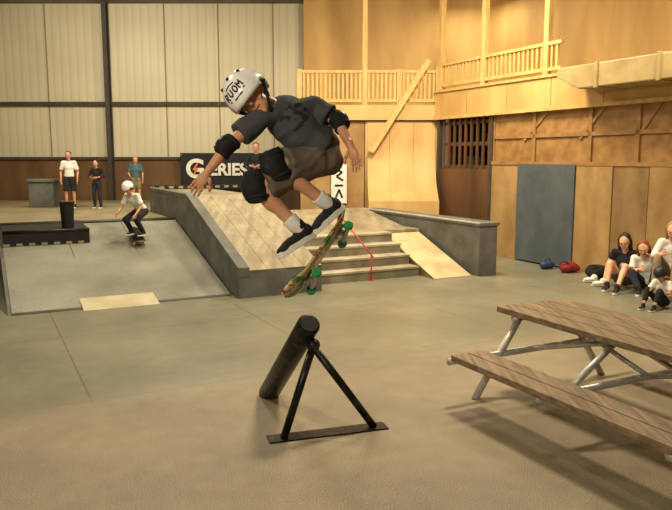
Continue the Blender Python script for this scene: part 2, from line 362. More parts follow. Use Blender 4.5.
# banner
t = thing('wall_banner', 'black sponsor banner with white lettering hung on the back wall', 'banner', (atY(221, 188, WY-.36).x, WY-.35, atY(221, 188, WY-.35).z))
p0 = atY(181, 189, WY-.35); p1 = atY(264, 153, WY-.35)
b = B(); nx = 12
for i in range(nx):
    x0 = p0.x+(p1.x-p0.x)*i/nx; x1 = p0.x+(p1.x-p0.x)*(i+1)/nx
    y0 = .008*math.sin(i*1.1); y1 = .008*math.sin((i+1)*1.1)
    b.faces.new([b.verts.new(v) for v in ((x0, WY-.35+y0, p0.z), (x1, WY-.35+y1, p0.z), (x1, WY-.35+y1, p1.z), (x0, WY-.35+y0, p1.z))])
bmesh.ops.remove_doubles(b, verts=b.verts, dist=.0005)
o = mk('cloth', b, M['black'], t); sd = o.modifiers.new('s', 'SOLIDIFY'); sd.thickness = .01
zc = (p0.z+p1.z)/2+.04; w = p1.x-p0.x
text('lettering', 'G', .72, M['white'], t, (p0.x+.42, WY-.39, zc), off=.03)
bz = B(); prism(bz, [(p0.x+.4+x*.6, WY-.405, zc+z*.6) for x, z in ((.12, .3), (-.1, -.02), (.02, -.02), (-.06, -.3), (.2, .06), (.06, .06), (.2, .3))], (0, .01, 0)); mk('bolt_mark', bz, M['orange'], t)
text('lettering', 'ERIES', .46, M['white'], t, (p0.x+1.34, WY-.39, zc-.01), off=.035)
for x in (p0.x+.04, p1.x-.04):
    for z in (p0.z+.05, p1.z-.05):
        b = B(); cone(b, (x, WY-.37, z), (x, WY-.28, z), .02, seg=10); mk('grommet', b, M['alu'], t)
# white sign on plywood behind the skater
q = atY(339, 183, FY-.1)
t = thing('wall_sign', 'narrow white sign with black marks on the plywood behind the skater', 'sign', (q.x, FY-.02, q.z-.5))
b = B(); wbox(b, q.x-.19, q.x+.19, FY-.06, FY-.03, q.z-.5, q.z+.45); mk('board', b, M['white'], t, bevel=.008)
for pts in (((-.08, .34), (.08, .26), (-.06, .16), (.1, .06)), ((-.1, -.06), (.1, -.06)), ((-.08, -.36), (.0, -.16), (.08, -.36))):
    b = B()
    for i in range(len(pts)-1): bar(b, (q.x+pts[i][0], FY-.066, q.z+pts[i][1]), (q.x+pts[i+1][0], FY-.066, q.z+pts[i+1][1]), .012, .045, Vector((0, 1, 0)).cross(Vector((pts[i+1][0]-pts[i][0], 0, pts[i+1][1]-pts[i][1]))))
    mk('marking', b, M['black'], t)

# ---------------------------------------------------------------- ramps
ZT = .92; RB0 = 10.2; RB1 = 13.55
def rampz(bb): return max(0, min(ZT, (bb-RB0)/(RB1-RB0)*ZT))
RP = G(1, RB0, 0); RN = (G(1, RB1, ZT)-RP).cross(D2).normalized()
t = thing('bank_ramp', 'wide smooth grey bank ramp at the left, kid rolling down it', 'ramp', G(1.8, 11.5, 0))
b = B(); gprism(b, [(RB0, 0), (RB0, .012), (RB1, ZT), (RB1, 0)], .3, 3.38); mk('surface', b, M['ramp'], t)
b = B(); gprism(b, [(RB0-.16, .002), (RB0+.3, rampz(RB0+.3)+.014), (RB0+.3, rampz(RB0+.3)+.001), (RB0, .001)], 1.2, 2.25); mk('reflection_strip', b, M['reflection'], t)  # added pale strip, paints a bright reflection along the ramp's lower edge
b = B(); gprism(b, [(RB0-.03, 0), (RB0-.03, .006), (RB0+.03, rampz(RB0+.03)+.014), (RB0+.03, 0)], .3, 3.36); mk('bottom_edge', b, M['girt'], t)
b = B(); cone(b, G(.3, RB1, ZT+.01), G(3.37, RB1, ZT+.01), .035); mk('coping', b, M['girt'], t, smooth=True)
b = B(); gprism(b, [(RB0, 0), (RB1, ZT), (RB1, 0)], .25, .298); mk('side_panel', b, M['greypaint'], t)
for a in (1.32, 2.35):
    b = B(); gprism(b, [(RB0+.02, .014), (RB1, ZT+.003), (RB1, ZT), (RB0+.02, .008)], a, a+.012); mk('seam', b, M['girt'], t)
b = B(); prism(b, [G(3.38, RB1+.01, 0), G(3.38, 15.95, 0), G(6.5, 15.95, 0), G(6.5, 19.0, 0), G(-2.5, 23.4, 0), G(-2.5, RB1+.01, 0)], (0, 0, ZT))
tag(mk('ramp_deck', b, M['deck']), 'flat raised deck behind the bank ramp where kids stand', 'platform')
# black ledge on the ramp
p = atP(90, 243, RP, RN); lb = ab(p)[1]; la = ab(p)[0]; lz = p.z
t = thing('black_ledge', 'low black ledge across the top left of the bank ramp', 'ledge', G((.3+la)/2, lb, lz))
b = B(); gprism(b, [(lb, lz), (lb, lz+.24), (RB1+.3, ZT+.03), (RB1+.3, ZT+.001), (RB1, ZT+.001)], .31, la); mk('body', b, M['black'], t)
n = 14
for i in range(0, n, 2):
    a0 = .31+(la-.31)*i/n; a1 = .31+(la-.31)*(i+1)/n
    b = B(); gbox(b, a0, a1, lb-.012, lb-.002, lz+.01, lz+.05); mk('edge_check', b, M['deck'], t)
b = B(); cone(b, G(.31, lb, lz+.24), G(la, lb, lz+.24), .025, seg=12); mk('coping', b, M['blackmetal'], t, smooth=True)

# funbox
FA0, FA1 = 3.4, 4.78; FB0, FB1, FB2 = 9.88, 12.77, 15.8; FZ0, FZ1 = .42, 1.4
t = thing('funbox_ramp', 'tall wooden funbox bank with grey painted side and front panels', 'ramp', G(4.1, 12, 0))
prof = [(FB0, 0), (FB0, FZ0), (FB1, FZ1), (FB2, FZ1), (FB2, 0)]
b = B(); gprism(b, prof, FA0, FA0+.05); mk('side_panel', b, M['greypaint'], t)
b = B(); gbox(b, FA0+.05, FA1, FB0, FB0+.05, 0, FZ0); mk('front_panel', b, M['greypaint'], t)
b = B(); n = 4; wd = (FA1-FA0-.16)/n
for i in range(n):
    gprism(b, [(FB0+.0, FZ0-.03), (FB0, FZ0), (FB1, FZ1), (FB1, FZ1-.03)], FA0+.16+wd*i+.003, FA0+.16+wd*(i+1)-.003)
mk('bank_surface', b, M['rampwood'], t)
b = B(); gprism(b, [(FB0+.05, 0), (FB0+.05, FZ0-.03), (FB1, FZ1-.03), (FB2, FZ1-.03), (FB2, 0)], FA0+.06, FA1); mk('body', b, M['greypaint'], t)
b = B(); gbox(b, FA0+.06, FA1, FB1, FB2, FZ1-.03, FZ1); mk('deck_top', b, M['rampwood'], t)
b = B(); gprism(b, [(FB0-.01, FZ0-.1), (FB0-.01, FZ0+.05), (FB1-.02, FZ1+.05), (FB2, FZ1+.05), (FB2, FZ1-.02), (FB1, FZ1-.03), (FB0+.1, FZ0-.05)], FA0-.01, FA0+.17); mk('ledge_cap', b, M['greypaint'], t, bevel=.008)
b = B(); gbox(b, FA0, FA1+1.2, FB2, FB2+.1, FZ1, FZ1+.09); mk('back_curb', b, M['black'], t)
n = 24
for i in range(0, n, 2):
    a0 = FA0+(FA1+1.2-FA0)*i/n; b = B(); gbox(b, a0, a0+(FA1+1.2-FA0)/n, FB2-.012, FB2-.001, FZ1+.02, FZ1+.07); mk('curb_check', b, M['deck'], t)

# stairs
SA0, SA1, SB = 4.8, 6.98, 10.42
t = thing('stair_block', 'low set of pale steps between the funbox bank and the wedge kicker', 'steps', G(5.9, 11, 0))
for i in range(4):
    b = B(); gbox(b, SA0, SA1, SB+.31*i, SB+1.26, .175*i, .175*i+.135); mk('riser', b, M['riser'], t)
    b = B(); gbox(b, SA0, SA1, SB+.31*i-.02, SB+1.26, .175*i+.135, .175*i+.175); mk('tread', b, M['step'], t, bevel=.006)
b = B(); gprism(b, [(SB+1.28, 0), (SB+1.28, .7), (SB+1.9, .7), (14.0, .98), (14.0, 0)], SA0, 7.84); tag(mk('landing_platform', b, M['rampwood']), 'wooden landing sloping up behind the steps', 'platform')
t = thing('wedge_kicker', 'small bare plywood wedge beside the steps and grey ledge', 'ramp', G(7.4, 10.6, 0))
b = B(); gprism(b, [(9.95, .0), (9.95, .012), (11.66, .64), (11.66, .6)], 7.0, 7.8); mk('top_sheet', b, M['plypale'], t)
b = B(); gprism(b, [(10.05, 0), (11.6, .57), (11.6, 0)], 7.03, 7.77); mk('frame', b, M['plytan'], t)
t = thing('grind_ledge', 'long grey ledge running away from the wedge toward the plywood wall', 'ledge', G(8.07, 11.9, 0))
b = B(); gbox(b, 7.88, 8.28, 9.85, 13.96, 0, .9); mk('body', b, M['greypaint'], t, bevel=.01)
b = B(); gbox(b, 7.85, 8.31, 9.82, 13.99, .9, .96); mk('top_cap', b, M['greypaint'], t, bevel=.01)
b = B(); cone(b, G(7.855, 9.82, .955), G(7.855, 13.99, .955), .018, seg=10); mk('steel_edge', b, M['galv'], t)
t = thing('stair_handrail', 'thin red handrail standing on the pale steps', 'rail', G(5.9, 10.6, 0))
ra = 5.95
b = B(); cap(b, G(ra, 11.72, 1.15), G(ra, 10.28, .42), .014); mk('rail', b, M['red'], t, smooth=True)
for bb, z0 in ((10.34, 0), (11.6, .7)):
    zt = .42+(bb-10.28)/(1.44)*.73
    b = B(); cone(b, G(ra, bb, z0), G(ra, bb, zt), .012); mk('post', b, M['red'], t, smooth=True)
    b = B(); cone(b, G(ra, bb, z0), G(ra, bb, z0+.012), .05); mk('foot', b, M['red'], t)

# ---------------------------------------------------------------- pole jam
f1 = atZ(284, 439); f2 = atZ(374, 428); mid = (f1+f2)/2
t = thing('pole_jam', 'scuffed black pole rising from the floor on a two legged stand', 'skate obstacle', Vector((mid.x, mid.y, 0)))
apex = atY(313, 346, mid.y)
top = atY(309, 324, mid.y-.02); bot = atZ(270, 391, .05)
d = (top-bot).normalized()
b = B(); cone(b, bot-d*.06, top, .09, .088, 28); mk('pipe', b, M['rust'], t, smooth=True, bevel=.008)
b = B(); cone(b, top, top+d*.012, .072, .072, 28); mk('end_cap', b, M['black'], t, bevel=.006)
ap = apex
for f in (f1, f2):
    b = B(); cone(b, f+ZZ*.01, ap+(ap-f).normalized()*.02, .03, seg=16); mk('leg', b, M['rust'], t, smooth=True)
b = B(); dd = (f2-f1).normalized(); nn = Vector((-dd.y, dd.x, 0))
q0_ = f1-dd*.12; q1_ = f2+dd*.1
prism(b, [q0_-nn*.06, q1_-nn*.06, q1_+nn*.08, q0_+nn*.08], (0, 0, .012)); mk('base_plate', b, M['rust'], t)
b = B(); ell(b, ap+ZZ*.01, (.055, .055, .05)); mk('weld_joint', b, M['rust'], t, smooth=True)

# ---------------------------------------------------------------- picnic table
a1, b1 = ab(atZ(450, 355, .46)); a2, b2 = ab(atZ(496, 306, .76))
t = thing('picnic_table', 'weathered wooden picnic table with attached benches and galvanised pipe frame', 'picnic table', G(a2+.38, b2-1.25, 0))
NEAR = b2-2.6; TW = .8; BW = .36
for i in range(4):
    w = TW/4; b = B(); gbox(b, a2+w*i+.008, a2+w*(i+1)-.008, NEAR, b2, .705, .76); mk('top_plank', b, M['tablewood'], t, bevel=.007)
for s in (0, 1):
    a0 = a1 if s == 0 else a2+TW+(a2-a1)-BW
    for i in range(2):
        b = B(); gbox(b, a0+BW/2*i+.007, a0+BW/2*(i+1)-.007, NEAR, b1, .405, .46); mk('bench_plank', b, M['tablewood'], t, bevel=.007)
ac = a2+TW/2
for bb in (b2-.2, b2-2.35):
    b = B(); cone(b, G(a1+.04, bb, .375), G(2*ac-a1-.04, bb, .375), .03); mk('bench_support', b, M['galv'], t, smooth=True)
    b = B(); cone(b, G(a2+.03, bb, .678), G(a2+TW-.03, bb, .678), .026); mk('top_support', b, M['galv'], t, smooth=True)
    for s in (-1, 1):
        b = B(); cone(b, G(ac+s*.29, bb, .69), G(ac+s*(ac-a1-.33), bb, .0), .032); mk('leg', b, M['galv'], t, smooth=True)
bb = b2-1.25
b = B(); cone(b, G(a1+.04, bb, .375), G(2*ac-a1-.04, bb, .375), .027); mk('bench_support', b, M['galv'], t, smooth=True)
for s in (-1, 1):
    b = B(); cone(b, G(ac+s*.3, bb, .69), G(ac+s*(ac-a1-.33), bb, .375), .026); mk('strut', b, M['galv'], t, smooth=True)
for s0, b0_, b1_ in ((-.12, b2-.2, b2-1.25), (.12, b2-1.25, b2-.2), (-.12, b2-2.35, b2-1.25), (.12, b2-1.25, b2-2.35)):
    b = B(); cone(b, G(ac+s0, b0_, .375), G(ac+s0, b1_, .69), .021); mk('brace', b, M['galv'], t, smooth=True)

# ---------------------------------------------------------------- people
def hand(bm, ex, wrist, d, back, s, curl=.5):
    d = d.normalized(); back = (back-d*back.dot(d)).normalized(); sd = d.cross(back)
    pc = wrist+d*.045*s
    ell(bm, pc, (.038*s, .018*s, .05*s), (sd, back, d))
    cap(bm, wrist-d*.03*s, wrist+d*.03*s, .024*s, .024*s, 10)
    for i, (off, ln) in enumerate(((-.03, .062), (-.01, .074), (.011, .068), (.03, .052))):
        p = wrist+d*.08*s+sd*off*s; dr = (d+sd*off*2.5).normalized(); r = .0088*s
        for j, fr in enumerate((.45, .32, .23)):
            e = p+dr*ln*fr*s; cap(ex, p, e, r, r*.9, 8); p = e; r *= .9
            ang = curl*.8; dr = (dr*math.cos(ang)-back*math.sin(ang)).normalized()
    p = wrist+d*.02*s-sd*.03*s; dr = (d*.7-sd*.7-back*.25).normalized()
    e = p+dr*.04*s; cap(ex, p, e, .0115*s, .0105*s, 8); cap(ex, e, e+(dr*.6+d*.5).normalized()*.03*s, .0105*s, .0085*s, 8)
def head(bm, c, fw, up, s):
    fw = (fw-up*fw.dot(up)).normalized(); sd = fw.cross(up).normalized(); ax = (sd, fw, up)
    ell(bm, c+up*.025*s-fw*.008*s, (.076*s, .096*s, .092*s), ax)
    ell(bm, c-up*.05*s+fw*.022*s, (.058*s, .066*s, .068*s), ax)
    ell(bm, c-up*.098*s+fw*.062*s, (.026*s, .022*s, .018*s), ax)
    cap(bm, c+up*.018*s+fw*.088*s, c-up*.022*s+fw*.106*s, .009*s, .0145*s, 10)
    ell(bm, c+up*.03*s+fw*.082*s, (.05*s, .018*s, .013*s), ax)
    for q in (-1, 1):
        ell(bm, c+sd*q*.078*s-fw*.008*s-up*.008*s, (.012*s, .02*s, .032*s), ax)
        ell(bm, c+sd*q*.042*s+fw*.06*s-up*.03*s, (.022*s, .022*s, .02*s), ax)
    return ax
def person(name, label, J, loc, rotz, s, skin, shirt, sleeve, pants, plen, shoe, hair, hairlong=False, helmet=None, group=None, hs=1.12, vox=.014, face=None, local=True, curl=.5, toes=None, crown=None, hero=False, ss=1.0):
    t = thing(name, label, 'person', loc, rotz, group, world=not local)
    V = {k_: Vector(v) for k_, v in J.items()}
    up = (V['neck']-V['pelvis']).normalized(); sd = V['shL']-V['shR']; sd = (sd-up*sd.dot(up)).normalized(); fr = sd.cross(up).normalized(); ax = (sd, fr, up)
    face = Vector(face) if face else fr
    crown = Vector(crown).normalized() if crown else (V['head']-V['neck']).normalized()
    h = s*hs; mid = V['pelvis'].lerp(V['chest'], .5)
    b = B(); ex = B()
    ell(b, V['pelvis'], (.14*s, .095*s, .11*s), ax); ell(b, mid, (.12*s, .085*s, .16*s), ax); ell(b, V['chest'], (.145*s, .095*s, .15*s), ax)
    cap(b, V['shL'], V['shR'], .052*s); cap(b, V['chest']+up*.08*s, V['neck'], .06*s, .052*s); cap(b, V['neck'], V['head']-crown*.05*h, .05*s, .048*s)
    hax = head(b, V['head'], face, crown, h)
    for q in 'LR':
        cap(b, V['sh'+q], V['el'+q], .048*s, .038*s); cap(b, V['el'+q], V['wr'+q], .039*s, .026*s)
        d = (V['wr'+q]-V['el'+q])
        back = sd*(1 if q == 'L' else -1)*.8 - fr*.3
        if 'hd'+q in V: d = V['hd'+q]
        hand(b, ex, V['wr'+q], d, back, s*(1.05 if hero else 1.02), curl)
        cap(b, V['hip'+q], V['kn'+q], .08*s, .057*s); cap(b, V['kn'+q], V['an'+q], .054*s, .036*s)
        sh_ = (V['an'+q]-V['kn'+q]).normalized(); calf = V['kn'+q].lerp(V['an'+q], .32)
        ell(b, calf-fr*.012*s, (.056*s, .056*s, .1*s), (sh_.orthogonal().normalized(), sh_.cross(sh_.orthogonal().normalized()), sh_))
    remesh(b, 'body', skin, t, vox, 4, ex)
    b = B()
    if hero:
        ell(b, V['chest'], (.15*s, .112*s, .15*s), ax); cap(b, V['shL'], V['shR'], .064*s)
        n_ = 26; hem = V['pelvis']+up*.015*s
        def ring(c, rx, ry): return [c+sd*(rx*math.cos(2*PI*i/n_))+fr*(ry*(1+.07*math.cos(8*PI*i/n_))*math.sin(2*PI*i/n_)) for i in range(n_)]
        rs = [ring(hem, .168*s, .13*s), ring(mid, .146*s, .112*s), ring(V['chest'], .15*s, .11*s)]
        vs = [[b.verts.new(p_) for p_ in r_] for r_ in rs]
        for k_ in range(2):
            for i in range(n_): b.faces.new((vs[k_][i], vs[k_][(i+1) % n_], vs[k_+1][(i+1) % n_], vs[k_+1][i]))
        b.faces.new(list(reversed(vs[0]))); b.faces.new(vs[2])
    else:
        ell(b, V['pelvis']+up*.06*s, (.155*s, .11*s, .12*s), ax); ell(b, mid, (.142*s, .105*s, .18*s), ax); ell(b, V['chest'], (.158*s, .115*s, .155*s), ax); cap(b, V['shL'], V['shR'], .064*s)
    for q in 'LR':
        if sleeve <= 1: cone(b, V['sh'+q], V['sh'+q].lerp(V['el'+q], sleeve), .062*s, (.08 if hero else .07)*s); ball(b, V['sh'+q], .068*s)
        else: cap(b, V['sh'+q], V['el'+q], .064*s, .054*s); cone(b, V['el'+q], V['el'+q].lerp(V['wr'+q], sleeve-1), .054*s, .044*s)
    remesh(b, 'shirt', shirt, t, vox, 3, wr=.007 if hero else 0, wf=9)
    b = B(); ell(b, V['pelvis']-up*.01*s, (.15*s, .108*s, .11*s), ax)
    for q in 'LR':
        if plen <= 1: ball(b, V['hip'+q], .098*s); cone(b, V['hip'+q], V['hip'+q].lerp(V['kn'+q], plen), .097*s, (.108 if hero else .09)*s)
        else: cap(b, V['hip'+q], V['kn'+q], .093*s, .07*s); cone(b, V['kn'+q], V['kn'+q].lerp(V['an'+q], plen-1), .07*s, .06*s)
    remesh(b, 'trousers' if plen > 1 else 'shorts', pants, t, vox, 3, wr=.008 if hero else 0, wf=10)
    for q in 'LR':
        a = V['an'+q]; u_ = ZZ.copy(); z = s*ss
        if toes: f_ = Vector(toes[q][0]).normalized(); u_ = Vector(toes[q][1]); u_ = (u_-f_*u_.dot(f_)).normalized()
        else: f_ = Vector((fr.x, fr.y, 0)).normalized() if (fr.x**2+fr.y**2) > .05 else fr
        s_ = f_.cross(u_); xx = (s_, f_, u_)
        b = B(); ell(b, a-u_*.02*z-f_*.01*z, (.045*z, .06*z, .05*z), xx); ell(b, a+f_*.07*z-u_*.038*z, (.045*z, .095*z, .036*z), xx); ell(b, a+f_*.13*z-u_*.045*z, (.046*z, .06*z, .028*z), xx); cap(b, a+u_*.01*z, a+u_*.03*z, .046*z, .044*z)
        so = remesh(b, 'shoe', shoe, t, min(vox, .009), 2)
        b = B(); pts = []
        for i in range(20):
            th = 2*PI*i/20; y = math.cos(th); x = math.sin(th)
            pts.append(a+f_*(.065+.135*y)*z+s_*x*(.05-.006*(y < 0))*z-u_*.08*z)
        prism(b, pts, u_*.034*z); mk('sole', b, M['sole'], so, bevel=.004)
    sdv, fw, cu = hax; c = V['head']
    for q in (-1, 1):
        b = B(); ball(b, c+fw*.0795*h+sdv*q*.031*h+cu*.006*h, .0115*h, 12); e = mk('eye', b, M['eye'], t, smooth=True)
        b = B(); ball(b, c+fw*.0855*h+sdv*q*.031*h+cu*.006*h, .0072*h, 10); mk('pupil', b, M['pupil'], e, smooth=True)
        b = B(); cap(b, c+fw*.1*h+sdv*q*.016*h+cu*.031*h, c+fw*.088*h+sdv*q*.046*h+cu*.031*h, .0055*h, .0035*h, 8); mk('eyebrow', b, hair, t, smooth=True)
    b = B(); ell(b, c+fw*.084*h-cu*.058*h, (.023*h, .0075*h, .0065*h), hax, 12); mk('lips', b, M['lip'], t, smooth=True)
    b = B()
    ell(b, c+cu*.045*h-fw*.03*h, (.084*h, .092*h, .083*h), hax); ell(b, c-fw*.05*h-cu*.01*h, (.078*h, .066*h, .085*h), hax)
    if hairlong:
        cap(b, c-fw*.06*h, c-fw*.08*h-cu*.2*h, .075*h, .05*h)
        for q in (-1, 1): cap(b, c+sdv*q*.076*h+cu*.03*h-fw*.01*h, c+sdv*q*.084*h-cu*.16*h-fw*.01*h, .027*h, .022*h)
    remesh(b, 'hair', hair, t, min(vox, .01), 2)
    if helmet: make_helmet(t, c+cu*.035*h, hax, h, helmet)
    return t, hax, h, ax
def make_helmet(t, c, ax, h, m):
    sd, fw, up = ax; rx, ry, rz = .108*h, .132*h, .118*h
    b = B(); ell(b, Vector((0, 0, 0)), (1, 1, 1), None, 32)
    dead = [v for v in b.verts if v.co.z < -.28-(.28 if v.co.y < .1 else 0)+.18*(abs(v.co.x) > .75 and abs(v.co.y) < .35)]
    bmesh.ops.delete(b, geom=dead, context='VERTS')
    for v in b.verts: v.co = c+sd*v.co.x*rx+fw*v.co.y*ry+up*v.co.z*rz
    o = mk('helmet', b, m, t, smooth=True); sd_ = o.modifiers.new('s', 'SOLIDIFY'); sd_.thickness = .014*h; sd_.offset = -1
    b = B()
    for q in (-1, 1):
        cap(b, c+sd*q*rx*.93-up*rz*.2, c-up*.135*h+fw*.05*h+sd*q*.02*h, .008*h, .008*h, 8)
    mk('strap', b, M['pad'], o, smooth=True)
    return o, rx, ry, rz
def board(label, Mx, L, wheelm, artm, group=None):
    t = bpy.data.objects.new('skateboard', None); C.objects.link(t); t.matrix_world = Mx; tag(t, label, 'skateboard', group)
    hw = .1; NY = 26; NX = 6
    def zk(y):
        k_ = max(0, abs(y)-.30*L)/(.2*L); return .05*k_**1.5
    b = B(); rows = []
    for j in range(NY+1):
        y = -L/2+L*j/NY; e = max(0, abs(y)-(L/2-hw))/hw; w_ = hw*math.sqrt(max(0.003, 1-min(1, e)**2))
        rows.append([b.verts.new((w_*(2*i/NX-1), y, zk(y)+.006*(2*i/NX-1)**2)) for i in range(NX+1)])
    for j in range(NY):
        for i in range(NX): b.faces.new((rows[j][i], rows[j][i+1], rows[j+1][i+1], rows[j+1][i]))
    o = mk('deck', b, artm, t, smooth=True); sd = o.modifiers.new('s', 'SOLIDIFY'); sd.thickness = .012; sd.offset = -1
    b = B(); b.from_mesh(o.data)
    for v in b.verts: v.co.z += .0015
    mk('grip_tape', b, M['grip'], o, smooth=True)
    for s in (-1, 1):
        y = s*.24*L/.78*.9
        b = B(); wbox(b, -.028, .028, y-.04, y+.04, -.022, -.011); cap(b, (0, y, -.02), (0, y, -.045), .022, .014); cone(b, (-.065, y, -.052), (.065, y, -.052), .013); cone(b, (-.1, y, -.052), (.1, y, -.052), .005, seg=8)
        tr = mk('truck', b, M['alu'], t, smooth=False)
        for q in (-1, 1):
            b = B(); cone(b, (q*.07, y, -.052), (q*.1, y, -.052), .0255, .0245, 24); mk('wheel', b, wheelm, tr, smooth=False, bevel=.005)
    return t

# --- the jumping skater
Y0 = 3.7
K = lambda u, v, dy=0: atY(u, v, Y0+dy)
J = dict(pelvis=K(320, 150, .1), chest=K(288, 119, .03), neck=K(268, 104, -.02), head=K(252, 97, -.06),
         shR=K(262, 116, -.08), shL=K(314, 107, .1), elR=K(227, 147, -.16), elL=K(338, 122, .06), wrR=K(207, 173, -.2), wrL=K(351, 147, -.06),
         hdR=K(196, 188, -.2)-K(207, 173, -.2), hdL=K(357, 165, -.08)-K(351, 147, -.06),
         hipR=K(314, 161, .02), hipL=K(328, 160, .1), knR=K(258, 187, -.12), knL=K(277, 166, -.12), anR=K(300, 230, -.1), anL=K(329, 205, 0))
base = K(318, 152, .1)
toes = {'R': (K(277, 260, -.16)-K(312, 238, -.06), K(285, 210, -.1)-K(300, 232, -.1)), 'L': (K(315, 233, -.06)-K(344, 207, .04), K(312, 185, 0)-K(328, 207, 0))}
sk, hax, hh, tax = person('person', 'skater in white helmet, charcoal tee and pads airborne above the black pole', J, base, 0, .82, M['skintan'], M['tee'], .62, M['shorts'], .88, M['shoe'], M['hairdark'],
    vox=.007, face=(.3, -.74, -.52), crown=(-.78, -.08, .62), local=False, curl=.35, toes=toes, hs=1.15, hero=True, ss=1.12)
V = {k_: Vector(v) for k_, v in J.items()}
so = [c_ for c_ in sk.children if c_.name.startswith('shirt')][0]
bm = B(); bm.from_mesh(so.data); bm.normal_update()
cc = V['chest']+tax[1]*.1-base
dead = []
for f in bm.faces:
    c_ = f.calc_center_median(); d = c_-cc; x = d.dot(tax[0]); z = d.dot(tax[2])
    ok = f.normal.dot(tax[1]) > .2 and abs(x) < .075 and abs(z) < .06 and mnoise.noise(Vector((x*34, z*34, 3.1))) > .05
    if not ok: dead.append(f)
bmesh.ops.delete(bm, geom=dead, context='FACES')
for v in bm.verts: v.co += v.normal*.0025
o = mk('shirt_print', bm, M['print'], None, smooth=True); o.parent = so
ho, rx, ry, rz = make_helmet(sk, V['head']+hax[2]*.03*hh, hax, hh*1.14, M['helmetwhite'])
hc = V['head']+hax[2]*.03*hh
def hp(az, el, k_=1.0):
    x = -math.sin(az)*math.cos(el); y = math.cos(az)*math.cos(el); z = math.sin(el)
    return hc+(hax[0]*x*rx+hax[1]*y*ry+hax[2]*z*rz)*k_
def strokes(lines, r, m, name):
    for ln in lines:
        b = B()
        for i in range(len(ln)-1): cap(b, hp(*ln[i]), hp(*ln[i+1]), r, r, 8)
        mk(name, b, m, ho, smooth=True)
L_ = [[(-.6, .3), (-.62, .58), (-.44, .56), (-.46, .45), (-.58, .42), (-.42, .3)], [(-.3, .58), (-.28, .37), (-.19, .3), (-.1, .37), (-.1, .58)], [(.14+.1*math.cos(q*PI/5), .44+.14*math.sin(q*PI/5)) for q in range(11)], [(.34, .3), (.34, .58), (.44, .43), (.55, .58), (.54, .3)],
      [(-.5, .2), (.5, .2)], [(-.35, .7), (-.05, .74), (.3, .7)], [(-.2, .12), (.25, .12)]]
strokes(L_, .0042, M['black'], 'marking')
for az, el in ((-.9, .95), (.2, 1.1), (1.2, .9), (2.4, .8), (-2.2, .8)):
    b = B(); ell(b, hp(az, el), (.01, .01, .01)); mk('vent', b, M['black'], ho, smooth=True)
b = B(); ell(b, Vector((0, 0, 0)), (1, 1, 1), None, 64)
bmesh.ops.delete(b, geom=[v for v in b.verts if not (-.15 < v.co.z < .7 and v.co.x > .7)], context='VERTS')
for v in b.verts: v.co = hc+(hax[0]*v.co.x*rx+hax[1]*v.co.y*ry+hax[2]*v.co.z*rz)*1.012
mk('colour_patch', b, M['pink'], ho, smooth=True)
def pad(name, c, axis, out, r, ln):
    axis = axis.normalized(); out = (out-axis*out.dot(axis)).normalized(); s_ = axis.cross(out)
    b = B(); cone(b, c-axis*ln, c+axis*ln, r*.88, r*.78, 20); ell(b, c+out*r*.22, (r*.96, r*.94, ln*1.1), (s_, out, axis)); o = remesh(b, name, M['pad'], sk, .006, 8)
    b = B(); ell(b, c+out*r*.62, (r*.7, r*.55, ln*.74), (s_, out, axis)); mk('cap', b, M['padcap'], o, smooth=True)
    for q in (-1, 1):
        b = B(); cone(b, c+axis*(q*ln*.7-.008), c+axis*(q*ln*.7+.008), r*.93, r*.93, 24); mk('strap', b, M['pad'], o, bevel=.003)
for q, out in (('R', Vector((-.6, -.3, -.5))), ('L', Vector((.8, -.2, .5)))):
    pad('elbow_pad', V['el'+q], V['wr'+q]-V['sh'+q], out, .052, .056)
for q in 'RL':
    kd = (V['kn'+q]-V['hip'+q]).normalized()+(V['kn'+q]-V['an'+q]).normalized()
    pad('knee_pad', V['kn'+q]+kd*.005, V['an'+q]-V['hip'+q]*.6-V['kn'+q]*.4, kd, .07, .08)
    sa = V['an'+q]; ud = (V['kn'+q]-sa).normalized()
    b = B(); cone(b, sa-ud*.01, sa+ud*.085, .04, .042, 20); mk('sock', b, M['sock'], sk, smooth=True, bevel=.006)
c0 = K(291, 297, -.22); c1 = K(349, 213, .22); A = (c1-c0); Ln = A.length; A.normalize()
N0 = Vector((-.85, .26, .52)); N0 = (N0-A*N0.dot(A)).normalized(); X_ = A.cross(N0)
Rm = Matrix((X_, A, N0)).transposed().to_4x4()
board('skateboard with green wheels tilted in the air under the jumping skater', Matrix.Translation((c0+c1)/2) @ Rm, Ln, M['green'], M['deckart'])

